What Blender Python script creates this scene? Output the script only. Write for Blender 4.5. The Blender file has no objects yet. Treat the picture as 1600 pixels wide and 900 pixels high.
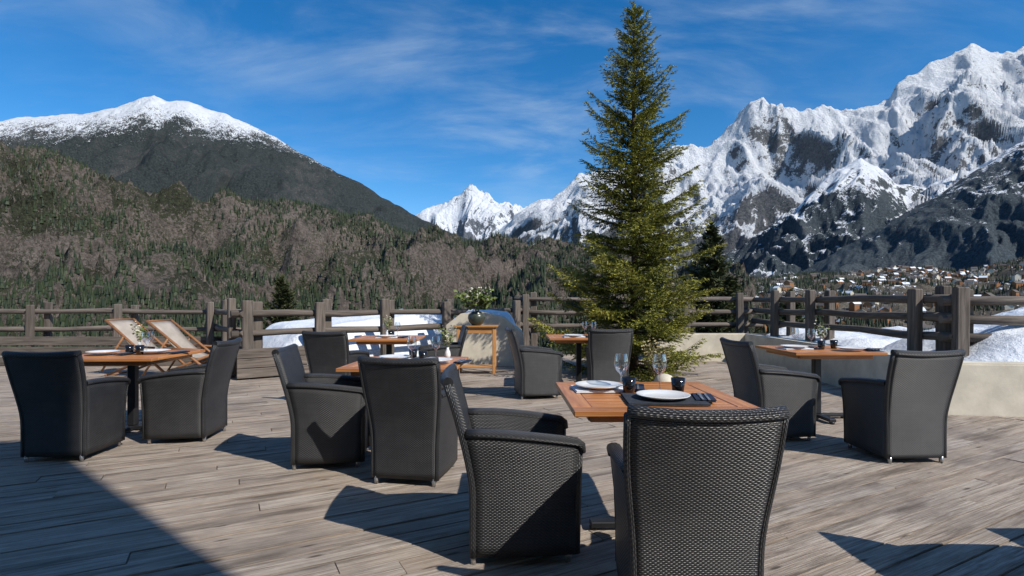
import bpy, bmesh, math, random
import numpy as np
from mathutils import Vector, Matrix, noise
R=random.Random(7); NR=np.random.default_rng(5)
CH=1.27; F=850.0; HZ=470.0
scene=bpy.context.scene
# ---------------------------------------------------------------- node helpers
class NT:
    def __init__(s,name,rough=.6,spec=.3):
        s.m=bpy.data.materials.new(name); s.m.use_nodes=True
        s.t=s.m.node_tree; s.b=s.t.nodes['Principled BSDF']
        s.b.inputs['Roughness'].default_value=rough
        s.b.inputs['Specular IOR Level'].default_value=spec
    def n(s,typ,ins=None,**kw):
        nd=s.t.nodes.new(typ)
        for k,v in kw.items(): setattr(nd,k,v)
        for k,v in (ins or {}).items(): s.set(nd.inputs[k],v)
        return nd
    def set(s,sock,v):
        if isinstance(v,bpy.types.NodeSocket): s.t.links.new(v,sock)
        else: sock.default_value=v
    def m_(s,op,a,b=0.0,c=None,clamp=False):
        nd=s.n('ShaderNodeMath',operation=op); nd.use_clamp=clamp
        s.set(nd.inputs[0],a); s.set(nd.inputs[1],b)
        if c is not None: s.set(nd.inputs[2],c)
        return nd.outputs[0]
    def mix(s,f,a,b,mode='MIX'):
        nd=s.n('ShaderNodeMixRGB',blend_type=mode)
        s.set(nd.inputs[0],f)
        for i,c in ((1,a),(2,b)):
            if not isinstance(c,bpy.types.NodeSocket): c=(c[0],c[1],c[2],1)
            s.set(nd.inputs[i],c)
        return nd.outputs[0]
    def mr(s,v,a,b,c=0.0,d=1.0,smooth=False):
        nd=s.n('ShaderNodeMapRange'); 
        if smooth: nd.interpolation_type='SMOOTHSTEP'
        s.set(nd.inputs[0],v)
        for i,x in enumerate((a,b,c,d)): nd.inputs[i+1].default_value=x
        return nd.outputs[0]
    def noise(s,vec,scale,detail=6,rough=.55,dist=0.0):
        nd=s.n('ShaderNodeTexNoise',{'Scale':scale,'Detail':detail,'Roughness':rough,'Distortion':dist})
        if vec is not None: s.t.links.new(vec,nd.inputs['Vector'])
        return nd.outputs['Fac']
    def vscale(s,vec,sc,rot=(0,0,0)):
        nd=s.n('ShaderNodeMapping'); s.t.links.new(vec,nd.inputs[0])
        nd.inputs['Scale'].default_value=sc; nd.inputs['Rotation'].default_value=rot
        return nd.outputs[0]
    def pos(s): return s.n('ShaderNodeNewGeometry').outputs['Position']
    def obj(s): return s.n('ShaderNodeTexCoord').outputs['Object']
    def uv(s): return s.n('ShaderNodeTexCoord').outputs['UV']
    def attr(s,name): return s.n('ShaderNodeAttribute',attribute_name=name).outputs['Fac']
    def base(s,c):
        if not isinstance(c,bpy.types.NodeSocket): c=(c[0],c[1],c[2],1)
        s.set(s.b.inputs['Base Color'],c)
    def bump(s,h,dist,strength=1.0):
        nd=s.n('ShaderNodeBump',{'Height':h,'Distance':dist,'Strength':strength})
        s.t.links.new(nd.outputs[0],s.b.inputs['Normal'])
# ---------------------------------------------------------------- materials
def m_wicker():
    k=NT('wicker',.40,.6); uv=k.uv(); sp=k.n('ShaderNodeSeparateXYZ',{0:uv})
    a=k.m_('MULTIPLY',sp.outputs[0],1/.0115); b=k.m_('MULTIPLY',sp.outputs[1],1/.0078)
    row=k.m_('FLOOR',b); h1=k.m_('ABSOLUTE',k.m_('SINE',k.m_('MULTIPLY',b,math.pi)))
    h2=k.m_('COSINE',k.m_('MULTIPLY',k.m_('ADD',a,row),math.pi))
    h=k.m_('MULTIPLY',h1,k.m_('MULTIPLY_ADD',h2,.34,.66))
    nz=k.noise(k.obj(),9,4); st=k.noise(k.vscale(uv,(3,90,1)),1,3); st2=k.noise(k.vscale(uv,(60,2,1)),1,3)
    c=k.mix(h,(.003,.003,.0035),(.066,.066,.070))
    c=k.mix(k.mr(nz,.4,.75,0,.35),c,(.08,.078,.076))
    c=k.mix(k.mr(st,.5,.7,0,.6),c,(.012,.012,.013))
    c=k.mix(k.mr(st2,.52,.7,0,.4),c,(.014,.014,.015)); k.base(c)
    k.bump(h,.0045,.9); return k.m
def m_wood_deck():
    k=NT('weathered_deck_wood',.72,.25); uv=k.uv(); r=k.attr('rnd')
    off=k.n('ShaderNodeCombineXYZ',{0:k.m_('MULTIPLY',r,37),1:k.m_('MULTIPLY',r,91),2:0.0}).outputs[0]
    v=k.n('ShaderNodeVectorMath',{0:uv,1:off},operation='ADD').outputs[0]
    g=k.noise(k.vscale(v,(1.1,34,1)),1,8,.72,1.2)
    g2=k.noise(k.vscale(v,(4,150,1)),1,4,.6)
    bl=k.noise(k.pos(),1.3,7,.65)
    st=k.noise(k.vscale(v,(.9,7,1)),1,6,.65)
    c=k.mix(k.mr(g,.37,.63),(.165,.125,.096),(.55,.47,.39))
    c=k.mix(k.mr(g2,.48,.66,0,.6),c,(.62,.55,.475))
    c=k.mix(k.mr(r,0,1,0,.5),c,(.34,.255,.185))
    c=k.mix(k.mr(bl,.45,.68,0,.7),c,(.20,.165,.14))
    c=k.mix(k.mr(st,.51,.66,0,.8),c,(.10,.078,.06))
    kn=k.n('ShaderNodeTexVoronoi',{'Vector':k.vscale(v,(2.2,9,1)),'Scale':1.0}).outputs['Distance']
    c=k.mix(k.mr(kn,.05,.13,.85,0),c,(.05,.035,.025))
    k.base(c); k.bump(k.m_('ADD',g,g2),.007,1.0); return k.m
def m_wood(name,c1,c2,sc=(3,30,30),rough=.5,spec=.35,uvm=False):
    k=NT(name,rough,spec); v=k.uv() if uvm else k.obj()
    r=k.attr('rnd')
    off=k.n('ShaderNodeCombineXYZ',{0:k.m_('MULTIPLY',r,13),1:k.m_('MULTIPLY',r,31),2:r}).outputs[0]
    v=k.n('ShaderNodeVectorMath',{0:v,1:off},operation='ADD').outputs[0]
    g=k.noise(k.vscale(v,sc),1,6,.6,.5)
    c=k.mix(k.mr(g,.3,.7),c1,c2); c=k.mix(k.mr(r,0,1,0,.4),c,[x*.5 for x in c1]); k.base(c); k.bump(g,.003,.5); return k.m
def m_plain(name,c,rough=.5,spec=.4,metal=0,var=.25,scale=8,bump=0):
    k=NT(name,rough,spec); nz=k.noise(k.obj(),scale,6,.6)
    k.base(k.mix(k.mr(nz,.3,.7,0,1),[x*(1-var) for x in c],[min(1,x*(1+var*.6)) for x in c]))
    k.b.inputs['Metallic'].default_value=metal
    if bump: k.bump(nz,bump,.8)
    return k.m
def m_glass():
    k=NT('clear_glass',.02,.5); t=k.t
    tr=k.n('ShaderNodeBsdfTransparent',{0:(.86,.89,.90,1)}); gl=k.n('ShaderNodeBsdfGlossy',{0:(1,1,1,1),'Roughness':.02})
    lw=k.n('ShaderNodeLayerWeight',{0:.4}); mx=k.n('ShaderNodeMixShader')
    t.links.new(k.mr(lw.outputs['Facing'],0,1,.08,.9),mx.inputs[0]); t.links.new(tr.outputs[0],mx.inputs[1]); t.links.new(gl.outputs[0],mx.inputs[2])
    t.links.new(mx.outputs[0],t.nodes['Material Output'].inputs[0]); return k.m
def m_snow():
    k=NT('snow',.55,.25); n1=k.noise(k.pos(),1.5,7,.6); n2=k.noise(k.pos(),9,6,.7)
    c=k.mix(k.mr(n1,.3,.7),(.70,.74,.80),(.84,.86,.88)); c=k.mix(k.mr(n2,.58,.75,0,.5),c,(.40,.37,.33)); k.base(c)
    k.bump(k.m_('ADD',n1,k.m_('MULTIPLY',n2,.3)),.12,.9); return k.m
def m_foliage(name,dark,light,rough=.6):
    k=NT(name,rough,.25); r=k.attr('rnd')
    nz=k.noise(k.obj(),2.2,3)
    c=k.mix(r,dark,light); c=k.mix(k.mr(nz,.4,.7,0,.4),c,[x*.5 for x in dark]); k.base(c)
    return k.m
def m_alpine(name,lo,hi,scale,slope=(.35,.85),slw=.6,forest_top=None,forest=(.022,.03,.02),rock1=(.10,.095,.09),rock2=(.22,.20,.185),ns=.55,fsoft=200,seed=0,forest_amt=.5,haze=0.0,bumpd=20,snlo=-1.2,vfs=45,snhi=1.2,vw=2.2):
    k=NT(name,.85,.1); p=k.pos(); g=k.n('ShaderNodeNewGeometry')
    z=k.n('ShaderNodeSeparateXYZ',{0:p}).outputs[2]; nz=k.n('ShaderNodeSeparateXYZ',{0:g.outputs['Normal']}).outputs[2]
    pv=k.n('ShaderNodeVectorMath',{0:p,1:(seed*1000.,seed*577.,0)},operation='ADD').outputs[0]
    big=k.noise(pv,1.3/scale,5,.6); fine=k.noise(k.vscale(pv,(1,.8,.8)),9/scale,10,.72,.5)
    vf=k.noise(pv,vfs/scale,5,.75)
    sn=k.mr(z,lo,hi,0,1)
    sn.node.clamp=False
    sn=k.m_('MINIMUM',k.m_('MAXIMUM',sn,snlo),snhi)
    val=k.m_('ADD',sn,k.m_('MULTIPLY',k.m_('SUBTRACT',nz,(slope[0]+slope[1])/2),slw/(slope[1]-slope[0])))
    val=k.m_('ADD',val,k.m_('MULTIPLY',k.m_('SUBTRACT',fine,.5),ns*3.2)); val=k.m_('ADD',val,k.m_('MULTIPLY',k.m_('SUBTRACT',big,.5),ns*1.8))
    val=k.m_('ADD',val,k.m_('MULTIPLY',k.m_('SUBTRACT',vf,.5),ns*vw))
    snow=k.mr(val,.42,.58,0,1,True)
    rock=k.mix(k.mr(fine,.3,.7),rock1,rock2)
    rock=k.mix(k.mr(vf,.4,.62,0,.7),rock,[x*.35 for x in rock1])
    c=rock
    if forest_top is not None:
        fz=k.mr(z,forest_top+fsoft,forest_top-fsoft,0,1)
        ff=k.m_('ADD',k.m_('MULTIPLY',k.m_('SUBTRACT',fine,.5),2.2),k.m_('MULTIPLY',k.m_('SUBTRACT',big,.5),2.5))
        ff=k.m_('ADD',k.m_('ADD',ff,forest_amt),k.m_('MULTIPLY',k.m_('SUBTRACT',vf,.5),2.4))
        fm=k.m_('MULTIPLY',k.mr(ff,.35,.65,0,1,True),fz)
        fc=k.mix(k.mr(vf,.38,.62),[x*.35 for x in forest],[x*2.2 for x in forest])
        c=k.mix(fm,c,fc)
    c=k.mix(snow,c,(.88,.90,.93))
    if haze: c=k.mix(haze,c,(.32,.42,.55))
    k.base(c); k.bump(k.m_('ADD',fine,k.m_('MULTIPLY',vf,.4)),bumpd,1.0); return k.m
WICK=m_wicker(); DECK=m_wood_deck()
TEAK=m_wood('teak_table_wood',(.36,.12,.035),(.72,.32,.11),(2,34,34),.33,.5,True)
PINE=m_wood('pine_console_wood',(.50,.22,.07),(.68,.36,.14),(3,30,4),.5,.3)
FENC=m_wood('weathered_fence_wood',(.085,.07,.06),(.25,.21,.18),(2,26,1),.85,.15,True)
BLK=m_plain('black_metal',(.018,.018,.02),.45,.4)
ALU=m_plain('aluminium',(.5,.5,.5),.35,.5,.8)
CER=m_plain('white_porcelain',(.78,.78,.77),.18,.6,var=.03)
SLATE=m_plain('slate_placemat',(.045,.05,.06),.7,.2,var=.4,scale=30)
NAP=m_plain('white_napkin',(.72,.73,.76),.85,.1,var=.12,scale=40,bump=.002)
DNAP=m_plain('dark_blue_napkin',(.03,.04,.07),.85,.1,var=.4,scale=40,bump=.003)
SMOKE=m_plain('black_glass_cup',(.010,.010,.012),.08,.7)
GLASS=m_glass(); SNOW=m_snow()
CREAM=m_plain('cream_render_wall',(.64,.58,.47),.9,.1,var=.22,scale=3,bump=.01)
SOIL=m_plain('dark_soil',(.05,.038,.03),.95,.1,var=.5,scale=14,bump=.03)
CANV=m_plain('cream_canvas',(.40,.35,.30),.85,.1,var=.2,scale=5)
RED=m_plain('red_cushion',(.30,.015,.03),.8,.1)
BCUSH=m_plain('black_cushion',(.02,.02,.022),.8,.1)
# ---------------------------------------------------------------- mesh builder
class MB:
    def __init__(s): s.v=[];s.f=[];s.uv=[];s.mi=[];s.r=[];s.sm=[]
    def face(s,idx,uvs,mi=0,r=.5,sm=True):
        s.f.append(tuple(idx)); s.uv.extend(uvs); s.mi.append(mi); s.r.append(r); s.sm.append(sm)
    def box(s,c,d,mi=0,r=None,M=None,axis=0,taper=1.0,be=None):
        r=R.random() if r is None else r
        b=len(s.v)
        be=min(min(d)*.12,.02) if be is None else be
        bm=bmesh.new(); bmesh.ops.create_cube(bm,size=1)
        for v in bm.verts:
            t=taper if v.co.z>0 else 1
            v.co=Vector((v.co.x*d[0]*t,v.co.y*d[1]*t,v.co.z*d[2]))
        bmesh.ops.bevel(bm,geom=list(bm.edges),offset=be,segments=1,affect='EDGES')
        bm.verts.index_update()
        T=Matrix.Translation(c)
        if M is not None: T=T@M
        for v in bm.verts: s.v.append(tuple(T@v.co))
        o=[(0,1,2),(1,0,2),(2,0,1)][axis]
        for f in bm.faces:
            n=f.normal
            cr=o[1] if abs(n[o[1]])<abs(n[o[2]]) else o[2]
            s.face([b+v.index for v in f.verts],[(v.co[o[0]],v.co[cr]) for v in f.verts],mi,r,False)
        bm.free()
    def tube(s,pts,rad,n=8,mi=0,r=None,caps=True,flat=1.0):
        r=R.random() if r is None else r
        P=[Vector(p) for p in pts]; b=len(s.v); L=0
        rr=rad if hasattr(rad,'__len__') else [rad]*len(P)
        ls=[]
        prev=None
        for i,p in enumerate(P):
            d=(P[min(i+1,len(P)-1)]-P[max(i-1,0)]).normalized()
            up=Vector((0,0,1)) if abs(d.z)<.93 else Vector((0,1,0))
            if prev is not None:
                x=(prev-d*prev.dot(d)).normalized()
            else: x=d.cross(up).normalized()
            prev=x
            y=x.cross(d).normalized()
            if i: L+=(p-P[i-1]).length
            ls.append(L)
            for j in range(n):
                a=2*math.pi*j/n
                s.v.append(tuple(p+x*math.cos(a)*rr[i]+y*math.sin(a)*rr[i]*flat))
        for i in range(len(P)-1):
            for j in range(n):
                k=(j+1)%n; c=2*math.pi*rr[i]/n
                s.face((b+i*n+j,b+i*n+k,b+(i+1)*n+k,b+(i+1)*n+j),[(ls[i],j*c),(ls[i],(j+1)*c),(ls[i+1],(j+1)*c),(ls[i+1],j*c)],mi,r)
        if caps:
            s.face([b+j for j in range(n)][::-1],[(0,0)]*n,mi,r,False)
            e=b+(len(P)-1)*n; s.face([e+j for j in range(n)],[(0,0)]*n,mi,r,False)
    def shell(s,fo,fi,nu,nv,Lu,Lv,mi=0,r=.5):
        b=len(s.v)
        for fn in (fo,fi):
            for j in range(nv+1):
                for i in range(nu+1): s.v.append(tuple(fn(i/nu,j/nv)))
        o2=(nu+1)*(nv+1)
        I=lambda i,j:b+j*(nu+1)+i
        U=lambda i,j:(i/nu*Lu,j/nv*Lv)
        for j in range(nv):
            for i in range(nu):
                q=[(i,j),(i+1,j),(i+1,j+1),(i,j+1)]
                s.face([I(*c) for c in q],[U(*c) for c in q],mi,r)
                q=q[::-1]; s.face([o2+I(*c) for c in q],[U(*c) for c in q],mi,r)
        bd=[(i,0) for i in range(nu)]+[(nu,j) for j in range(nv)]+[(i,nv) for i in range(nu,0,-1)]+[(0,j) for j in range(nv,0,-1)]
        for a in range(len(bd)):
            p,q=bd[a],bd[(a+1)%len(bd)]
            s.face((I(*q),I(*p),o2+I(*p),o2+I(*q)),[U(*q),U(*p),(U(*p)[0]+.02,U(*p)[1]+.02),(U(*q)[0]+.02,U(*q)[1]+.02)],mi,r,False)
    def lathe(s,prof,n=20,c=(0,0,0),mi=0,r=.5):
        b=len(s.v)
        for (ra,z) in prof:
            for j in range(n):
                a=2*math.pi*j/n; s.v.append((c[0]+ra*math.cos(a),c[1]+ra*math.sin(a),c[2]+z))
        for i in range(len(prof)-1):
            for j in range(n):
                k=(j+1)%n; s.face((b+i*n+j,b+i*n+k,b+(i+1)*n+k,b+(i+1)*n+j),[(j/n,i),(j/n,i),(j/n,i),(j/n,i)],mi,r)
    def mesh(s,name,mats):
        me=bpy.data.meshes.new(name); me.from_pydata(s.v,[],s.f)
        ul=me.uv_layers.new(name='UVMap'); ul.data.foreach_set('uv',np.array(s.uv,dtype=np.float32).ravel())
        at=me.attributes.new('rnd','FLOAT','FACE'); at.data.foreach_set('value',np.array(s.r,dtype=np.float32))
        for m in mats: me.materials.append(m)
        me.polygons.foreach_set('material_index',np.array(s.mi,dtype=np.int32))
        me.polygons.foreach_set('use_smooth',np.array(s.sm,dtype=bool)); me.update(); return me
def put(me,name,loc=(0,0,0),rz=0,sc=1,parent=None):
    o=bpy.data.objects.new(name,me); scene.collection.objects.link(o)
    o.location=loc; o.rotation_euler=(0,0,rz); o.scale=(sc,sc,sc) if not hasattr(sc,'__len__') else sc
    if parent: o.parent=parent
    return o
def tri_mesh(name,V,rnd,mat,k=3,smooth=False):
    n=len(V)//k
    me=bpy.data.meshes.new(name); me.vertices.add(len(V)); me.vertices.foreach_set('co',V.astype(np.float32).ravel())
    me.loops.add(len(V)); me.loops.foreach_set('vertex_index',np.arange(len(V),dtype=np.int32))
    me.polygons.add(n); me.polygons.foreach_set('loop_start',np.arange(0,len(V),k,dtype=np.int32))
    me.polygons.foreach_set('loop_total',np.full(n,k,dtype=np.int32))
    at=me.attributes.new('rnd','FLOAT','FACE'); at.data.foreach_set('value',rnd.astype(np.float32))
    me.materials.append(mat); me.update(calc_edges=True); return me
# ---------------------------------------------------------------- chair
def lean(z): return .125*(max(0,(z-.36))/.54)**1.35
def wid(z): return .236+.052*(z/.9)**1.2+.006*math.cos(z*9)
def chair_mesh(cush):
    b=MB(); zt=lambda u:.888+.012*u*u
    def bo(a,v,t=0):
        u=a*2-1; z=.045+(zt(u)-.045)*v
        return Vector((u*(wid(z)-t*.25),-.25-lean(z)-.032*(1-u*u)*(z/.9)+t,z))
    b.shell(bo,lambda a,v:bo(a,v,.045),12,16,.56,.88)
    armz=lambda y:.645-.05*max(0,(y+.2)/.47)**1.6
    for s in (-1,1):
        def so(a,v,t=0,s=s):
            y1=.262; zz=.045+(.64-.045)*v; y0=-.235-lean(zz)
            y=y0+(y1-y0+.02*v)*a; z=.045+(armz(y)-.045)*v
            return Vector((s*(wid(z)+.012*math.sin(a*math.pi)-t),y,z))
        if s>0: b.shell(lambda a,v:so(a,v),lambda a,v:so(a,v,.05),10,10,.52,.6)
        else: b.shell(lambda a,v:so(1-a,v),lambda a,v:so(1-a,v,.05),10,10,.52,.6)
        pts=[]
        for i in range(9):
            y=-.27+.54*i/8; z=armz(y); pts.append((s*(wid(z)-.020+.012*math.sin(i/8*math.pi)),y,z+.004))
        pts+= [(s*(wid(.6)-.022),.292,armz(.27)-.012),(s*(wid(.6)-.024),.298,armz(.27)-.045)]
        b.tube(pts,[.036]*9+[.034,.028],10,flat=.62)
        b.tube([(s*(wid(z)-.004),-.25-lean(z)+.012,z) for z in [.045+.845*i/14 for i in range(15)]],.017,7)
        b.tube([(s*(wid(z)-.02),.268+.02*z,z) for z in (.045,.2,.4,.56)],.022,7)
    b.tube([bo((i)/12,1)+Vector((0,.02,.0)) for i in range(13)],.026,9)
    b.tube([bo((i)/12,0)+Vector((0,.02,.01)) for i in range(13)],.014,6)
    b.shell(lambda a,v:Vector(((a*2-1)*(wid(.4*v)-.02),.262+.006*v,.045+.37*v)),lambda a,v:Vector(((a*2-1)*(wid(.4*v)-.02),.235,.045+.37*v)),4,4,.5,.38)
    b.box((0,0,.40),(.46,.47,.04),0); b.box((0,.0,.45),(.44,.46,.06),2)
    for x in (-.215,.215):
        for y in (-.235,.235): b.lathe([(0,0),(.014,0),(.017,.055),(0,.056)],8,(x,y,0),1)
    return b.mesh('wicker_armchair',[WICK,ALU,cush])
CM=chair_mesh(BCUSH); CMR=chair_mesh(RED)
d2=math.radians
def chair(x,y,face,me=None,sc=.985):
    put(me or CM,'wicker_armchair',(x,y,.0),d2(face-90),sc)
chair(.71,2.29,87,CMR,.97); chair(.03,2.85,4); chair(-.70,3.98,80,CMR,.97); chair(-1.44,4.34,8)
chair(-3.63,4.52,94,None,.96); chair(-3.02,5.08,186); chair(-2.18,6.85,80); chair(-1.02,7.75,190)
chair(.32,7.25,10); chair(1.30,7.45,88); chair(2.45,5.13,4); chair(3.14,4.48,93,None,.975)
chair(2.86,2.10,5)
# ---------------------------------------------------------------- tables
def table_mesh():
    b=MB(); S=.92; t=.028; z=.75-t/2; w=.10
    for s in (-1,1):
        b.box((0,s*(S/2-w/2),z),(S,w,t),0,axis=0)
        b.box((s*(S/2-w/2),0,z),(w,S-2*w-.004,t),0,axis=1)
    n=7; iw=S-2*w; sw=iw/n
    for i in range(n): b.box((0,-iw/2+sw*(i+.5),z-.001),(iw-.004,sw-.006,t-.003),0,axis=0)
    for s in (-1,1):
        b.box((0,s*.36,.70),(.74,.03,.045),0); b.box((s*.36,0,.70),(.03,.69,.045),0,axis=1)
    b.box((0,0,.37),(.075,.075,.64),1); b.box((0,0,.7),(.5,.5,.015),1)
    b.box((0,0,.035),(.62,.07,.03),1); b.box((0,0,.036),(.07,.62,.032),1)
    for x,y in ((.29,0),(-.29,0),(0,.29),(0,-.29)): b.lathe([(0,0),(.025,0),(.025,.022),(0,.022)],10,(x,y,0),1)
    return b.mesh('dining_table',[TEAK,BLK])
TM=table_mesh()
pm=MB(); pm.lathe([(0,.004),(.085,.004),(.10,.008),(.135,.020),(.138,.024),(.134,.024),(.10,.013),(.085,.009),(0,.009)],40); PLATE=pm.mesh('dinner_plate',[CER])
gm=MB(); gm.lathe([(0,0.001),(.034,.002),(.006,.008),(.004,.02),(.004,.085),(.012,.098),(.032,.118),(.041,.145),(.040,.175),(.033,.212)],28); WG=gm.mesh('wine_glass',[GLASS])
cm=MB(); cm.lathe([(0,0),(.030,0),(.039,.09),(.036,.09),(.028,.012),(0,.012)],24); CUP=cm.mesh('black_tumbler',[SMOKE])
def cut():
    b=MB(); b.box((0,0,.004),(.012,.19,.003),0); b.box((0,.07,.0045),(.02,.06,.003),0)
    b.box((.03,0,.004),(.011,.20,.003),0); return b.mesh('cutlery',[ALU])
CUT=cut()
def napkin(m,w,h,nm):
    b=MB(); 
    for i in range(2): b.box((0.004*i,.003*i,.004+.006*i),(w,h,.005),0)
    return b.mesh(nm,[m])
NW=napkin(NAP,.30,.22,'napkin'); ND=napkin(DNAP,.10,.20,'napkin'); MAT_=napkin(SLATE,.40,.30,'placemat')
VS=MB(); VS.lathe([(0,0),(.022,0),(.028,.03),(.024,.06),(.012,.085),(.014,.10),(.011,.10),(.010,.085),(0,.02)],16); VASE=VS.mesh('glass_bud_vase',[CER])
def sprig(name,n,h,spread,leaf,cols,mat,seed,base=(0,0,0)):
    rg=np.random.default_rng(seed); V=[];rn=[]
    for i in range(n):
        a=rg.random()*6.283; q=rg.random()**.6*spread; tip=np.array([math.cos(a)*q,math.sin(a)*q,h*(.55+.45*rg.random())])
        st=np.array(base,dtype=float)
        side=np.cross(tip,[0,0,1.]); side/=np.linalg.norm(side)+1e-6
        V+= [st-side*.0015,st+side*.0015,st+tip]; rn.append(.2)
        for j in range(9):
            t=.35+.65*j/8; p=st+tip*t; dd=rg.normal(size=3); dd/=np.linalg.norm(dd); dd[2]=abs(dd[2])*.5
            s2=np.cross(dd,rg.normal(size=3)); s2/=np.linalg.norm(s2)
            V+=[p,p+dd*leaf*.5+s2*leaf*.28,p+dd*leaf]; rn.append(rg.random())
            V+=[p,p+dd*leaf,p+dd*leaf*.5-s2*leaf*.28]; rn.append(rg.random())
    return tri_mesh(name,np.array(V),np.array(rn),mat)
LEAF=m_foliage('plant_leaves',(.06,.10,.02),(.24,.28,.09)); PETAL=m_foliage('pale_petals',(.5,.48,.3),(.8,.78,.66)); LILAC=m_foliage('lilac_petals',(.35,.22,.33),(.6,.45,.55))
def bouquet(x,y,z,seed):
    o=put(VASE,'bud_vase_with_flowers',(x,y,z))
    c=put(sprig('stems',8,.22,.09,.04,None,LEAF,seed),'stems',(0,0,.07),parent=o)
    c=put(sprig('petals',7,.23,.08,.026,None,PETAL,seed+1),'petals',(0,0,.075),parent=o)
TZ=.7505
def dtable(x,y,rot,settings,glasses,cups,vase=None):
    put(TM,'dining_table',(x,y,0),d2(rot))
    for (sx,sy,kind) in settings:
        if kind=='w': put(NW,'placemat',(x+sx,y+sy,TZ),d2(3))
        elif kind=='d': put(MAT_,'placemat',(x+sx,y+sy,TZ),d2(-4))
        put(PLATE,'dinner_plate',(x+sx,y+sy,TZ+.012))
        put(ND,'napkin',(x+sx+.215,y+sy+.02,TZ+.006),d2(-12)); put(CUT,'cutlery',(x+sx+.20,y+sy+.01,TZ+.018),d2(-12))
    for g in glasses: put(WG,'wine_glass',(x+g[0],y+g[1],TZ))
    for g in cups: put(CUP,'black_tumbler',(x+g[0],y+g[1],TZ))
    if vase: bouquet(x+vase[0],y+vase[1],TZ,vase[2])
dtable(.745,3.03,1,[(-.24,.14,'w'),(.04,-.20,'d')],[(-.11,.13),(.11,.12)],[(-.09,.02),(.18,.0)])
dtable(-.88,4.62,-2,[(-.15,.16,'w'),(.25,-.1,'n')],[(.02,.05),(.22,.1)],[(.0,.22),(.12,.02)],(.30,.28,4))
dtable(-3.72,5.34,2,[(-.22,-.1,'n'),(.2,.02,'n')],[(.0,.25),(.10,.05)],[(0,-.05),(.12,-.08)],(-.04,.15,8))
dtable(-1.75,7.75,2,[(0,-.1,'w')],[(.1,.1),(-.1,.2)],[(0,.1)],(-.05,.1,12))
dtable(.98,7.98,0,[(-.1,-.2,'w')],[(.1,.1),(.22,0)],[(.15,-.2)])
dtable(3.30,5.90,0,[(-.25,-.02,'w'),(.22,-.25,'n')],[(.0,.10),(.2,.22),(-.1,.25)],[(.02,-.06),(.22,.05)],(.12,.12,16))
dtable(3.75,2.05,0,[(0,0,'w')],[(-.2,.2)],[])
# ---------------------------------------------------------------- deck
def deck():
    b=MB(); ang=math.atan2(1,1.88); w=.145; g=.010
    M=Matrix.Rotation(ang,3,'Z')
    bm=bmesh.new(); ul=bm.loops.layers.uv.new('UVMap'); rl=bm.faces.layers.float.new('rnd')
    j=-110
    while j<120:
        y0=j*w; x=-26+R.random()*3
        while x<26:
            L=2.6+R.random()*1.9
            cs=[(x+.002,y0+g/2),(x+L-.004,y0+g/2),(x+L-.004,y0+w-g/2),(x+.002,y0+w-g/2)]
            cx=M@Vector((x+L/2,y0,0))
            if -17<cx.x<12 and -7<cx.y<16:
                dz=R.uniform(-.004,.004); r=R.random(); t1=R.uniform(-.002,.002)
                top=[bm.verts.new(M@Vector((c[0],c[1],dz+(t1 if q in (0,1) else -t1)))) for q,c in enumerate(cs)]; bot=[bm.verts.new(M@Vector((c[0],c[1],-.03))) for c in cs]
                def fc(vs,uvs):
                    f=bm.faces.new(vs); f[rl]=r
                    for l,u in zip(f.loops,uvs): l[ul].uv=u
                fc(top,[(c[0],c[1]-y0+j*.37) for c in cs])
                for a in range(4):
                    q=(a+1)%4; fc([bot[a],bot[q],top[q],top[a]],[(cs[a][0],0),(cs[q][0],0),(cs[q][0],.03),(cs[a][0],.03)])
            x+=L
        j+=1
    for co,no in (((0,-2.04,0),(0,-1,0)),((0,12.9,0),(0,1,0)),((-13.5,0,0),(-1,0,0)),((9,0,0),(1,0,0))):
        bmesh.ops.bisect_plane(bm,geom=bm.verts[:]+bm.edges[:]+bm.faces[:],plane_co=co,plane_no=no,clear_outer=True)
    me=bpy.data.meshes.new('deck'); bm.to_mesh(me); bm.free(); me.materials.append(DECK)
    put(me,'wooden_deck')
    b.box((-2.25,5.43,-.29),(22.4,14.8,.5),0); put(b.mesh('dark_gap_backing',[SOIL]),'dark_gap_backing')  # dark slab in soil colour, added under the planks so the gaps look dark
deck()
# ---------------------------------------------------------------- fences
def log_fence(pts,posts,rails,ptop,pw=.15,rr=.05,zb=0.0,boards=None):
    b=MB()
    P=[Vector((p[0],p[1],0)) for p in pts]
    for i in range(len(P)-1):
        a,c=P[i],P[i+1]; d=(c-a); L=d.length; d.normalize(); n=Vector((-d.y,d.x,0)); an=math.atan2(d.y,d.x)
        for z in rails:
            seg=max(4,int(L/.8)); pp=[a-d*.2+(d*(L+.4))*(k/seg)+Vector((R.uniform(-.012,.012),R.uniform(-.012,.012),z+R.uniform(-.018,.018))) for k in range(seg+1)]
            b.tube(pp,[rr*R.uniform(.85,1.12) for _ in pp],9)
        for t in posts[i]:
            for s in (-1,1):
                c0=a+d*(L*t)+n*(s*(rr+pw*.36))+d*(s*.10)
                h=ptop+R.uniform(-.03,.05)-zb
                b.box((c0.x,c0.y,zb+h/2),(pw,pw*.75,h),0,M=Matrix.Rotation(an+R.uniform(-.06,.06),4,'Z')@Matrix.Rotation(R.uniform(-.015,.015),4,'Y'),axis=2)
        if boards:
            for z0,hh in boards[i]:
                m=(a+c)/2
                b.box((m.x+n.x*.13*-1,m.y+n.y*.13*-1,z0),(L,.035,hh),0,M=Matrix.Rotation(an,4,'Z'),axis=0)
    put(b.mesh('log_fence',[FENC]),'log_fence')
log_fence([(-13.2,10.7),(-5.4,10.7)],[[0,.25,.50,.72,.95]],[1.06,.72],1.2,.12,.05,0,[[(.09,.17),(.29,.17),(.49,.17)]])
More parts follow.
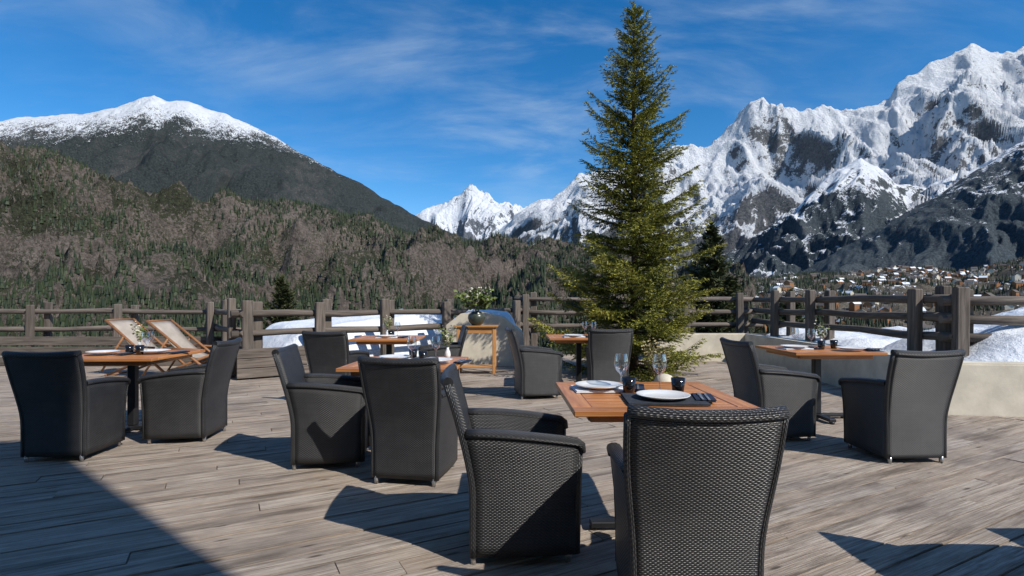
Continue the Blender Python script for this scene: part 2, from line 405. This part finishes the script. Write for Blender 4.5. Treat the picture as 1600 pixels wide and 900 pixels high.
log_fence([(-5.7,10.5),(-4.45,8.95)],[[.05,.95]],[1.06,.75,.45],1.27,.15,.055)
log_fence([(-4.4,8.95),(.25,12.5)],[[.02,.22,.43,.66,.97]],[1.05,.74],1.27,.16,.058,0)
log_fence([(.25,12.6),(5.6,12.6)],[[.03,.4,.72,.95]],[1.30,1.0,.7],1.42,.15,.055)
log_fence([(5.62,12.5),(5.65,7.1)],[[.22,.47,.95]],[1.30,1.05,.80],1.45,.16,.06,.4)
log_fence([(5.72,7.0),(9.2,6.6)],[[.02,.6]],[1.27,1.03,.79],1.42,.16,.06,.4)
b=MB()
an=math.atan2(3.55,4.65)
for z in (.1,.26,.42): b.box((-3.93,9.02,z),(1.15,.04,.15),0,M=Matrix.Rotation(an,4,'Z'))
for z in (.1,.26,.42): b.box((-4.42,8.90,z),(.04,.35,.15),0,M=Matrix.Rotation(an,4,'Z'),axis=1)
b.box((-4.03,9.14,.25),(1.1,.25,.44),1,M=Matrix.Rotation(an,4,'Z'))
put(b.mesh('wooden_planter_box',[FENC,SOIL]),'wooden_planter_box')
# ---------------------------------------------------------------- walls & snow
def prism(name,poly,z0,z1,mats,top_in=.0):
    bm=bmesh.new(); a=[bm.verts.new((p[0],p[1],z0)) for p in poly]; zz=z1 if hasattr(z1,'__len__') else [z1]*len(poly)
    t=[bm.verts.new((p[0],p[1],z)) for p,z in zip(poly,zz)]
    n=len(poly); bm.faces.new(t); bm.faces.new(a[::-1])
    for i in range(n): bm.faces.new((a[i],a[(i+1)%n],t[(i+1)%n],t[i]))
    bmesh.ops.recalc_face_normals(bm,faces=bm.faces)
    bmesh.ops.bevel(bm,geom=[e for e in bm.edges if e.verts[0].co.z>z0 and e.verts[1].co.z>z0],offset=.02,segments=2,affect='EDGES')
    me=bpy.data.meshes.new(name); bm.to_mesh(me); bm.free()
    for m in mats: me.materials.append(m)
    return put(me,name)
prism('rendered_planter_wall',[(3.1,11.4),(4.88,11.4),(4.80,6.05),(9.0,5.45),(9.0,5.7),(5.08,6.28),(5.12,11.62),(3.1,11.62)],-.3,.58,[CREAM])
prism('planter_soil',[(5.10,6.30),(9.0,5.72),(9,13),(3.1,13),(3.1,11.64),(5.14,11.64)],-.3,.50,[SOIL])
b=MB(); ppx=[(-1.28,-.02),(-1.28,.80),(-1.0,1.02),(-.62,1.06),(-.15,.95),(.22,.62),(.28,-.02)]
def extr(b,pp,y0,y1,mi=0):
    n=len(pp); k=len(b.v)
    for y in (y0,y1):
        for p in pp: b.v.append((p[0],y,p[1]))
    b.face([k+i for i in range(n)],[(0,0)]*n,mi,.5,False); b.face([k+n+i for i in range(n)][::-1],[(0,0)]*n,mi,.5,False)
    for i in range(n):
        j=(i+1)%n; b.face((k+j,k+i,k+n+i,k+n+j),[(0,0)]*4,mi,.5,False)
extr(b,ppx,10.6,12.2); put(b.mesh('cream_parapet_wall',[CREAM]),'cream_parapet_wall')
def lump(name,x0,x1,y0,y1,hf,nx,ny,mat,seed,amp=.06,z0=-.3,rot=0,off=(0,0)):
    b=MB()
    for j in range(ny+1):
        for i in range(nx+1):
            u,v=i/nx,j/ny; e=min(1,min(u,1-u)*6)*min(1,min(v,1-v)*6); e=e**.5
            x=x0+(x1-x0)*u;y=y0+(y1-y0)*v
            z=z0+(hf(u,v)-z0)*e+amp*noise.fractal(Vector((x*1.3,y*1.3,seed)),1,2,5)*e
            b.v.append((x,y,z))
    for j in range(ny):
        for i in range(nx):
            a=j*(nx+1)+i; b.face((a,a+1,a+nx+2,a+nx+1),[(0,0)]*4)
    o=put(b.mesh(name,[mat]),name,(off[0],off[1],0),rot); return o
lump('snow_bank',0,4.9,0,3.5,lambda u,v:.60+.36*min(1,u*1.6)+.08*v,50,36,SNOW,3,.05,-.3,math.atan2(3.55,4.65),(-4.3,9.5))
lump('snow_patch',-1.1,.12,10.9,12.1,lambda u,v:1.0+.12*(1-u),16,12,SNOW,5,.03,.6)
lump('snow_heap',0,4.6,0,2.4,lambda u,v:.58+.58*min(1,max(0,u-.05)*2.4)**.8*min(1,.4+v*2),50,30,SNOW,9,.10,.40,math.atan2(-.57,3.95),(5.16,6.36))
lump('snow_patch',5.3,8.5,8.6,12.5,lambda u,v:.64,24,24,SNOW,11,.12,.3)
# ---------------------------------------------------------------- console table + vase
def console():
    b=MB(); W,D,H=.74,.36,.84
    b.box((0,0,H-.015),(W,D,.03),0)
    for x in (-W/2+.06,W/2-.06):
        for y in (-D/2+.05,D/2-.05): b.box((x,y,(H-.03)/2),(.05,.05,H-.03),0,axis=2)
    for y in (-D/2+.05,D/2-.05): b.box((0,y,H-.085),(W-.17,.025,.10),0)
    for x in (-W/2+.06,W/2-.06): b.box((x,0,H-.085),(.025,D-.15,.10),0,axis=1)
    b.box((0,0,.12),(W-.10,D-.06,.025),0); return b.mesh('console_table',[PINE])
put(console(),'console_table',(-.62,9.56,0),d2(-2))
b=MB(); b.lathe([(0,0),(.07,0),(.13,.06),(.155,.13),(.14,.19),(.09,.225),(.095,.24),(.08,.24),(.07,.2),(0,.19)],24)
vz=put(b.mesh('round_flower_pot',[m_plain('glazed_dark_green_pot',(.06,.07,.055),.3,.5,var=.4,scale=20)]),'round_flower_pot',(-.62,9.5,.842))
put(sprig('leaves',70,.42,.38,.10,None,LEAF,21),'leaves',(0,0,.2),parent=vz)
put(sprig('flowers',26,.46,.36,.06,None,PETAL,22),'flowers',(0,0,.2),parent=vz)
put(sprig('lilac_flowers',10,.44,.33,.05,None,LILAC,23),'lilac_flowers',(0,0,.2),parent=vz)
# ---------------------------------------------------------------- deck chairs
LW=m_wood('deck_chair_wood',(.24,.10,.04),(.40,.20,.09),(3,30,30),.5,.3)
def lounger():
    b=MB()
    for x in (-.29,.29):
        b.tube([(x,-.55,.98),(x,.60,.06)],.022,6,0); b.tube([(x*.9,.50,.45),(x*.9,-.55,.04)],.022,6,0)
        b.tube([(x*1.08,-.25,.55),(x*1.08,.38,.52)],.02,6,0)
        b.tube([(x*1.04,-.20,.70),(x*1.04,-.62,.10)],.016,6,0)
    for p in ((-.55,.98),(.60,.06),(.50,.45),(-.55,.04)): b.tube([(-.3,p[0],p[1]),(.3,p[0],p[1])],.018,6,0)
    def cv(a,v,t=0):
        y=-.53+1.02*v; z=.97+(.45-.97)*v-.27*math.sin(math.pi*v)**1.1*(.6+.6*v)
        return Vector(((a-.5)*.5,y,z-t))
    b.shell(lambda a,v:cv(a,v),lambda a,v:cv(a,v,.008),4,14,.5,1.2,1)
    return b.mesh('deck_chair',[LW,CANV])
LM=lounger(); put(LM,'deck_chair',(-5.15,8.75,0),d2(-92),.97); put(LM,'deck_chair',(-6.15,9.2,0),d2(-97),.97)
# ---------------------------------------------------------------- fir tree
BARK=m_plain('bark',(.10,.07,.05),.9,.1,var=.4,scale=20,bump=.01)
NEED=m_foliage('fir_needles',(.045,.072,.014),(.42,.40,.075))
NEEDD=m_foliage('dark_spruce_needles',(.02,.03,.012),(.10,.11,.04))
def fir(name,H,prof,nb,seed,nmat,dens=1.0,nl=.045,nw=.013,zmin=.15,extra=4):
    rg=np.random.default_rng(seed); V=[];RN=[]; tb=MB()
    tb.tube([(0,0,-.1),(0.01,0,H*.3),(-.01,.01,H*.6),(0,0,H*.93)],[.012*H,.009*H,.006*H,.0025*H],9)
    zs=[];z=zmin; nw_=0
    step0=(H-zmin)/nb
    while z<H*.975:
        fr=z/H; m=int(7-2*fr)
        for q in range(m): zs.append((min(z+rg.normal()*.03,H*.975),nw_*.7+q*2*math.pi/m+rg.normal()*.2,1.0))
        for q in range(extra): zs.append((min(z+step0*(.2+.6*rg.random()),H*.97),rg.random()*6.28,.6+.25*rg.random()))
        nw_+=1; z+=step0*(1.25-.5*fr)
    for z,ga,ls in zs:
        rad=np.interp(z,[p[0] for p in prof],[p[1] for p in prof])
        L=rad*(.68+.42*rg.random())*ls
        if rg.random()<.08: L*=1.22
        d=np.array([math.cos(ga),math.sin(ga),0]); fr=z/H
        rise=-.22+.80*fr**1.1+rg.normal()*.07; curl=.34+.08*rg.normal()
        path=lambda t:np.array([0,0,z])+d*L*t+np.array([0,0,1.])*(rise*L*t+curl*L*t*t)
        tb.tube([tuple(path(t)) for t in (0,.35,.7,1)],[.010*L+.006,.007*L+.004,.004,.002],5,caps=False)
        side=np.array([-d[1],d[0],0])
        nt=max(4,int(L/.046*dens))
        for k in range(nt):
            t=.10+.90*(k+rg.random()*.6)/nt; p=path(t)
            for s in (-1,1):
                tl=(.36*L*(1-t)**.8+.07)*(.7+.5*rg.random())
                td=d*(.8)+side*s*(.7+.2*rg.random())+np.array([0,0,rise*.6+.10+.14*rg.normal()]); td/=np.linalg.norm(td)
                n=max(4,int(tl/.0105*dens))
                q=rg.random(n)[:,None]; base=p+td*tl*q; base[:,2]-= (q[:,0]**2)*tl*.10
                nd=td*.85+rg.normal(size=(n,3))*np.array([.42,.42,.34]); nd/=np.linalg.norm(nd,axis=1)[:,None]
                sd=np.cross(nd,rg.normal(size=(n,3))*.5+np.array([0,0,.8])); sd/=np.linalg.norm(sd,axis=1)[:,None]
                l=nl*(.7+.6*rg.random((n,1)))
                tri=np.stack([base-sd*nw*.5,base+sd*nw*.5,base+nd*l],axis=1).reshape(-1,3)
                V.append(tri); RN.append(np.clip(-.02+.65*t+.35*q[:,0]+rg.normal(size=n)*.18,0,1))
    n=int(160*dens); q=rg.random(n); base=np.stack([rg.normal(size=n)*.005,rg.normal(size=n)*.005,H*(.93+.07*q)],1)
    nd=rg.normal(size=(n,3))*.6; nd[:,2]=abs(nd[:,2])+.4; nd/=np.linalg.norm(nd,axis=1)[:,None]; sd=np.cross(nd,rg.normal(size=(n,3))); sd/=np.linalg.norm(sd,axis=1)[:,None]
    V.append(np.stack([base-sd*nw*.5,base+sd*nw*.5,base+nd*nl*1.3],axis=1).reshape(-1,3)); RN.append(np.full(n,.8))
    tm=tb.mesh(name+'_trunk',[BARK]); nm=tri_mesh(name+'_needles',np.concatenate(V),np.concatenate(RN),nmat)
    return tm,nm
def place_fir(name,ms,loc,sc=1,rz=0):
    o=put(ms[0],name,loc,rz,sc); put(ms[1],'needles',parent=o); return o
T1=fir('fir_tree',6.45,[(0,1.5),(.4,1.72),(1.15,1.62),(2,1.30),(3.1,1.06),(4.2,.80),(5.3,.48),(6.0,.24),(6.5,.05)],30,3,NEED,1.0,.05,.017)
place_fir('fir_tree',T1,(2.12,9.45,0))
print('tris',len(T1[1].polygons))
T2=fir('spruce',9,[(0,2.2),(2,2.0),(5,1.2),(8,.45),(9,.1)],24,8,NEEDD,.55,.18,.065,.6)
for (x,y,z,s,r) in ((-7.6,18,-4.6,.74,1),(9.9,27,-6.6,1.30,2),(15.9,31,-8.2,1.12,.5),(12.2,30,-7.0,1.05,4),(-9.5,24,-8,.8,3),(22.5,27,-8,.9,3)):
    place_fir('spruce_tree',T2,(x,y,z),s,r)
b=MB(); b.lathe([(0,0),(.12,0),(.15,.06),(.145,.13),(.10,.19),(.04,.215),(0,.22)],20); put(b.mesh('round_garden_stone',[CREAM]),'round_garden_stone',(2.2,7.85,0))
put(sprig('ornamental_grass',60,.75,.22,.05,None,m_foliage('dry_grass',(.22,.17,.08),(.45,.38,.2)),31),'ornamental_grass',(2.15,8.15,0))
# ---------------------------------------------------------------- hotel building (behind the viewpoint; throws the shadow on the left)
b=MB(); b.box((-5.85,-6.05,4.85),(20.3,8,9.9),0,be=.01)
for i in range(6):
    for fz in (1.2,4.1,6.9):
        x=-14+i*3.3
        b.box((x,-2.05,fz),(1.3,.10,1.5),1); b.box((x,-2.03,fz),(1.1,.09,1.3),2); b.box((x,-1.99,fz),(.05,.05,1.3),1)
put(b.mesh('hotel_building',[CREAM,LW,SMOKE]),'hotel_building')
# ---------------------------------------------------------------- ground
GM=m_alpine('valley_ground',200,400,300,forest_top=500,forest=(.05,.045,.03),rock1=(.10,.085,.06),rock2=(.20,.17,.12),ns=.75,seed=2,forest_amt=.55,bumpd=2)
def ground():
    b=MB(); rad=[0,12,16,20,26,34,45,60,80,110,150,220,350,600,1000,1800,3500,7000,14000,30000]; n=72
    for r in rad:
        for j in range(n):
            a=2*math.pi*j/n; x,y=r*math.cos(a),5+r*math.sin(a)
            t=min(1,max(0,(r-14)/170)); t=t*t*(3-2*t)
            z=-.75-59*t**.8+ (1.5*noise.fractal(Vector((x*.03,y*.03,1)),1,2,4) if r>20 else 0)
            b.v.append((x,y,z))
    for i in range(len(rad)-1):
        for j in range(n):
            k=(j+1)%n; b.face((i*n+j,(i+1)*n+j,(i+1)*n+k,i*n+k),[(0,0)]*4)
    put(b.mesh('ground',[GM]),'ground')
ground()
# ---------------------------------------------------------------- mountains
def ridge(name,prof,D,Dn,zb,mat,nu,nv,amp,fs,seed,jag=0,pw=1.0,anis=.45,H=.85,oc=7,skew=0.0,jf=6,smooth=True):
    xs=np.array([p[0] for p in prof],float); ys=np.array([p[1] for p in prof],float)
    nb=10; cols=np.linspace(xs[0],xs[-1],nu); V=np.zeros((nv+nb,nu,3))
    for i,px in enumerate(cols):
        r=(px-800)/F; zr=CH+(HZ-np.interp(px,xs,ys))*D/F
        for j in range(nv+nb):
            v=j/(nv-1); Y=Dn+(D-Dn)*v; X=r*Y
            w1=noise.noise(Vector((X*fs*.7,Y*fs*.7,seed+9))); w2=noise.noise(Vector((X*fs*2.3,Y*fs*2.3,seed+5)))
            wx=X+(.42*w1+.14*w2)/fs+skew*(Y-D)
            n1=noise.ridged_multi_fractal(Vector((wx*fs,(Y+.35*w2/fs)*fs*anis,seed)),H,2.1,oc,1.0,2.0)
            jn=jag*(noise.ridged_multi_fractal(Vector((wx*fs*jf,Y*fs*jf*.8,seed+3)),.9,2.1,4,1.0,2.0)-1.0)
            if v<=1:
                z=zb+(zr-zb)*v**pw; w=min(1,(1-v)*4+.08)*min(1,v*4)
                z-=amp*(1.45-n1)*w
                z+=jn*min(1,v*3)
            else:
                z=zr+jn-amp*(1.45-n1)*.08-(zr-zb)*(v-1)*4.0
            V[j,i]=(X,Y,z)
    me=bpy.data.meshes.new(name); N=(nv+nb)*nu
    idx=np.arange(N).reshape(nv+nb,nu)
    q=np.stack([idx[:-1,:-1],idx[:-1,1:],idx[1:,1:],idx[1:,:-1]],-1).reshape(-1,4)
    me.vertices.add(N); me.vertices.foreach_set('co',V.reshape(-1).astype(np.float32))
    me.loops.add(q.size); me.loops.foreach_set('vertex_index',q.ravel().astype(np.int32))
    me.polygons.add(len(q)); me.polygons.foreach_set('loop_start',np.arange(0,q.size,4,dtype=np.int32)); me.polygons.foreach_set('loop_total',np.full(len(q),4,dtype=np.int32))
    me.polygons.foreach_set('use_smooth',np.full(len(q),smooth,bool)); me.materials.append(mat); me.update(calc_edges=True)
    put(me,name); return V
zat=lambda py,D:CH+(HZ-py)*D/F
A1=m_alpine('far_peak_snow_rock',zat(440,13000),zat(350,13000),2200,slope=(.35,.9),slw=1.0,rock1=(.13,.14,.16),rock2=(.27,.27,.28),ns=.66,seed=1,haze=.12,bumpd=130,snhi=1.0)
ridge('distant_peak',[(560,400),(620,352),(660,330),(690,316),(715,303),(728,291),(738,287),(750,298),(765,303),(785,316),(810,323),(840,325),(870,330),(950,340)],13000,9000,-200,A1,330,110,850,.00055,4.2,70,1.0,.7,.92,6)
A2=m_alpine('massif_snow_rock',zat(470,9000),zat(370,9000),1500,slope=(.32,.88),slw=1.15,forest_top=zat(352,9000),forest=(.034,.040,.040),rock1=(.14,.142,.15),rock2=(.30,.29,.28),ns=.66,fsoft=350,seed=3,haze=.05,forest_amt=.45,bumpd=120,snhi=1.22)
ridge('snowy_massif',[(700,395),(760,375),(800,350),(828,322),(845,313),(862,312),(885,292),(905,270),(935,266),(980,262),(1030,240),(1068,226),(1100,230),(1130,208),(1150,188),(1170,164),(1182,158),(1192,152),(1204,162),(1215,160),(1250,177),(1290,168),(1335,170),(1372,162),(1390,150),(1402,130),(1420,118),(1452,98),(1490,86),(1518,68),(1545,80),(1565,86),(1600,70),(1700,55),(1820,90),(2000,130)],9000,4500,-150,A2,680,250,900,.00060,7.7,62,1.05,.75,.92,7,.5,6)
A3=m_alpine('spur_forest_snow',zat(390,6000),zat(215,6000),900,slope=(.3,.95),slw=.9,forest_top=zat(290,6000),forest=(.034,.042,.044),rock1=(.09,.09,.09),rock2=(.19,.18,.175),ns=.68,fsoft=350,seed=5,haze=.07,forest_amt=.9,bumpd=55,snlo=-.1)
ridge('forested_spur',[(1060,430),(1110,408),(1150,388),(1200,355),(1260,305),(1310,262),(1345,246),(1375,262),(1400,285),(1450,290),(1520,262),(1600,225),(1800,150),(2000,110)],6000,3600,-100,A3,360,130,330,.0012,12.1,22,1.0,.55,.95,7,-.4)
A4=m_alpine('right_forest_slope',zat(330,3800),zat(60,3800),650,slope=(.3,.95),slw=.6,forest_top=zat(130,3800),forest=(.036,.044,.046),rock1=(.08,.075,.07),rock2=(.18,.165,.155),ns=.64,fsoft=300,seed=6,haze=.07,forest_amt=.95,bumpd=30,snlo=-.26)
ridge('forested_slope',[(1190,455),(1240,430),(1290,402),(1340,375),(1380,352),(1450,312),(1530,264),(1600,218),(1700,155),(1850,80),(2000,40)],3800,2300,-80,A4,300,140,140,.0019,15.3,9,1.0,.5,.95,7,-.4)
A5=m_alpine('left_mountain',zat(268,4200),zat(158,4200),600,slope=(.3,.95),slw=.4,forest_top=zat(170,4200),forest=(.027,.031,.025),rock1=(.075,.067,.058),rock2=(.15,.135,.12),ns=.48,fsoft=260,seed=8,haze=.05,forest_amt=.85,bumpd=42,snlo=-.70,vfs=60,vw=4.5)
ridge('snow_capped_mountain',[(-700,330),(-400,260),(-200,222),(-60,196),(20,186),(80,180),(140,175),(190,162),(225,152),(240,149),(256,156),(290,157),(345,174),(400,198),(460,232),(520,265),(580,297),(640,332),(700,362),(750,380),(800,392),(900,410),(1000,430)],4200,1700,-80,A5,440,150,230,.0014,21.5,10,1.10,.5,.90)
A6=m_alpine('rocky_hill',900,1400,170,slope=(.3,.9),slw=.25,forest_top=330,forest=(.034,.037,.022),rock1=(.12,.098,.084),rock2=(.31,.255,.215),ns=.45,fsoft=90,seed=9,forest_amt=.42,bumpd=13)
VH=ridge('rocky_hill',[(-900,150),(-400,215),(-150,235),(0,238),(60,236),(120,250),(150,268),(200,288),(270,300),(330,312),(400,306),(450,308),(500,328),(560,345),(620,362),(700,378),(760,384),(830,385),(900,392),(960,400),(1040,412),(1120,430),(1180,452)],1100,330,-62,A6,460,170,105,.0046,31.5,6,.92,.6,.82)
A8=m_alpine('valley_slope_fields',-40,120,260,slope=(.3,.9),slw=.1,forest_top=900,forest=(.035,.035,.028),rock1=(.10,.085,.065),rock2=(.21,.175,.13),ns=.55,fsoft=60,seed=10,forest_amt=.35,bumpd=4,snlo=-.2,snhi=.22)
VV=ridge('valley_hillside',[(1040,452),(1120,440),(1200,434),(1290,428),(1380,420),(1450,418),(1500,425),(1540,418),(1600,402),(1700,390),(2000,370)],2100,700,-62,A8,260,90,30,.004,41.5,2,.8,.6)
def scatter(name,V,N,mask,hmin,hmax,mat,seed,wf=1.0):
    rg=np.random.default_rng(seed); nr,nc,_=V.shape; P=[]; tries=0
    while len(P)<N and tries<N*12:
        tries+=1
        j=rg.integers(1,nr-11); i=rg.integers(0,nc-2); a,c=rg.random(2)
        p=V[j,i]*(1-a)*(1-c)+V[j,i+1]*a*(1-c)+V[j+1,i]*(1-a)*c+V[j+1,i+1]*a*c
        if mask(p,j/(nr-11)): P.append(p)
    P=np.array(P); n=len(P); h=hmin+(hmax-hmin)*rg.random(n)**1.3; w=h*(.15+.08*rg.random(n))*wf
    k=5; T=[];RN=[]; rr=rg.random(n)
    for (z0,z1,ws) in ((.05,.6,1.0),(.4,1.0,.66)):
        ph=rg.random(n)*6
        for q in range(k):
            a0=ph+2*math.pi*q/k; a1=ph+2*math.pi*(q+1)/k
            A=P+np.stack([np.cos(a0)*w*ws,np.sin(a0)*w*ws,h*z0-1.0],1); B=P+np.stack([np.cos(a1)*w*ws,np.sin(a1)*w*ws,h*z0-1.0],1); C=P+np.stack([0*h,0*h,h*z1-1.0],1)
            T.append(np.stack([A,B,C],1)); RN.append(rr)
    T=np.concatenate(T).reshape(-1,3); put(tri_mesh(name,T,np.concatenate(RN),mat),name)
FM=m_foliage('distant_conifers',(.015,.025,.012),(.050,.065,.028))
BMt=m_foliage('distant_bare_trees',(.06,.05,.04),(.145,.118,.09))
def mk(th,sc,sd,lo=0,hi=1):
    return lambda p,v:(lo<v<hi) and noise.fractal(Vector((p[0]*sc,p[1]*sc,sd)),.8,2,4)+ .25*(R.random()-.5)>th
def hillmask(p,v):
    n=noise.fractal(Vector((p[0]*.007,p[1]*.007,4.4)),.8,2,4)+.30*(R.random()-.5)
    cliff=math.exp(-((v-.60)/.15)**2)
    return n>(-.38+.52*cliff-.6*max(0,v-.76)/.24)
scatter('conifer_forest',VH,46000,hillmask,5,13,FM,1)
scatter('bare_woodland',VH,5000,lambda p,v:v<.8 and noise.fractal(Vector((p[0]*.01,p[1]*.01,14.4)),.8,2,4)>-.1,4,8,BMt,2)
scatter('valley_forest',VV,7000,mk(.05,.004,7.7),8,20,FM,3)
scatter('valley_woodland',VV,5000,mk(-.2,.005,2.7),6,13,BMt,4)
def village():
    b=MB(); rg=random.Random(5)
    for c in range(420):
        px=rg.gauss(1435,60) if c<220 else rg.uniform(1180,1700); v=rg.uniform(.45,.98) if c<220 else rg.uniform(.05,.8)
        i=int((px-1040)/960*259); j=int(v*89); p=VV[j,max(0,min(259,i))]
        w,l,h=rg.uniform(9,15),rg.uniform(10,20),rg.uniform(6,10); a=rg.random()*3
        M=Matrix.Translation(tuple(p))@Matrix.Rotation(a,4,'Z'); k=len(b.v)
        q=[(-w/2,-l/2,-3),(w/2,-l/2,-3),(w/2,l/2,-3),(-w/2,l/2,-3),(-w/2,-l/2,h),(w/2,-l/2,h),(w/2,l/2,h),(-w/2,l/2,h),(0,-l/2,h+w*.38),(0,l/2,h+w*.38)]
        b.v+= [tuple(M@Vector(t)) for t in q]
        wm=rg.choice((0,1,1)); rm=rg.choice((2,3,3,3))
        for f in ((0,1,5,8,4),(2,3,7,9,6),(1,2,6,5),(3,0,4,7)): b.face([k+t for t in f],[(0,0)]*len(f),wm,.5,False)
        for s in (-1,1):
            r4=[(0,-l/2-1,h+w*.38+.3),(0,l/2+1,h+w*.38+.3),(s*(w/2+1),l/2+1,h-.3),(s*(w/2+1),-l/2-1,h-.3)]
            kk=len(b.v); b.v+=[tuple(M@Vector(t)) for t in r4]; b.face([kk,kk+1,kk+2,kk+3],[(0,0)]*4,rm,.5,False)
    put(b.mesh('distant_village',[CREAM,LW,SNOW,m_plain('grey_roof',(.14,.12,.11),.8,.1)]),'distant_village')
village()
# ---------------------------------------------------------------- light, sky
sd=Vector((.78,-.64,.90)).normalized(); el=math.asin(sd.z); az=math.atan2(sd.x,sd.y)
L=bpy.data.lights.new('sun','SUN'); L.energy=5.0; L.angle=d2(.5); L.color=(1,.95,.87)
lo=bpy.data.objects.new('sun',L); scene.collection.objects.link(lo); lo.rotation_euler=sd.to_track_quat('Z','Y').to_euler(); lo.location=(20,-20,30)
w=bpy.data.worlds.new('World'); scene.world=w; w.use_nodes=True; t=w.node_tree; bg=t.nodes['Background']
sky=t.nodes.new('ShaderNodeTexSky'); sky.sky_type='NISHITA'; sky.sun_disc=False; sky.sun_elevation=el; sky.sun_rotation=az; sky.altitude=1400; sky.air_density=1.0; sky.dust_density=.2; sky.ozone_density=3.0
k=NT.__new__(NT); k.t=t
tc=k.n('ShaderNodeTexCoord').outputs['Generated']; sp=k.n('ShaderNodeSeparateXYZ',{0:tc})
den=k.m_('ADD',k.m_('MAXIMUM',sp.outputs[2],0.0),.30)
pv=k.n('ShaderNodeCombineXYZ',{0:k.m_('DIVIDE',sp.outputs[0],den),1:k.m_('DIVIDE',sp.outputs[1],den),2:0.0}).outputs[0]
c1=k.noise(k.vscale(pv,(1.0,2.2,1),(0,0,.75)),1.9,10,.60,.4); c2=k.noise(k.vscale(pv,(1,1,1)),1.1,3,.5)
cl=k.m_('MULTIPLY',k.mr(c1,.38,.85,0,1,True),k.mr(c2,.38,.62,.25,1,True))
hs=k.n('ShaderNodeHueSaturation',{'Saturation':1.36,'Value':1.04,'Color':sky.outputs[0]})
col=k.mix(k.m_('MULTIPLY',cl,.68),hs.outputs[0],(4.4,5.2,5.9))
t.links.new(col,bg.inputs[0]); bg.inputs[1].default_value=.145
# ---------------------------------------------------------------- camera
cd=bpy.data.cameras.new('camera'); cd.sensor_width=36; cd.lens=F/1600*36; cd.shift_y=(HZ-450)/1600; cd.clip_start=.05; cd.clip_end=80000
co=bpy.data.objects.new('camera',cd); scene.collection.objects.link(co); co.location=(0,0,CH); co.rotation_euler=(math.pi/2,0,0); scene.camera=co
scene.view_settings.view_transform='Standard'; scene.view_settings.look='None'; scene.view_settings.exposure=0
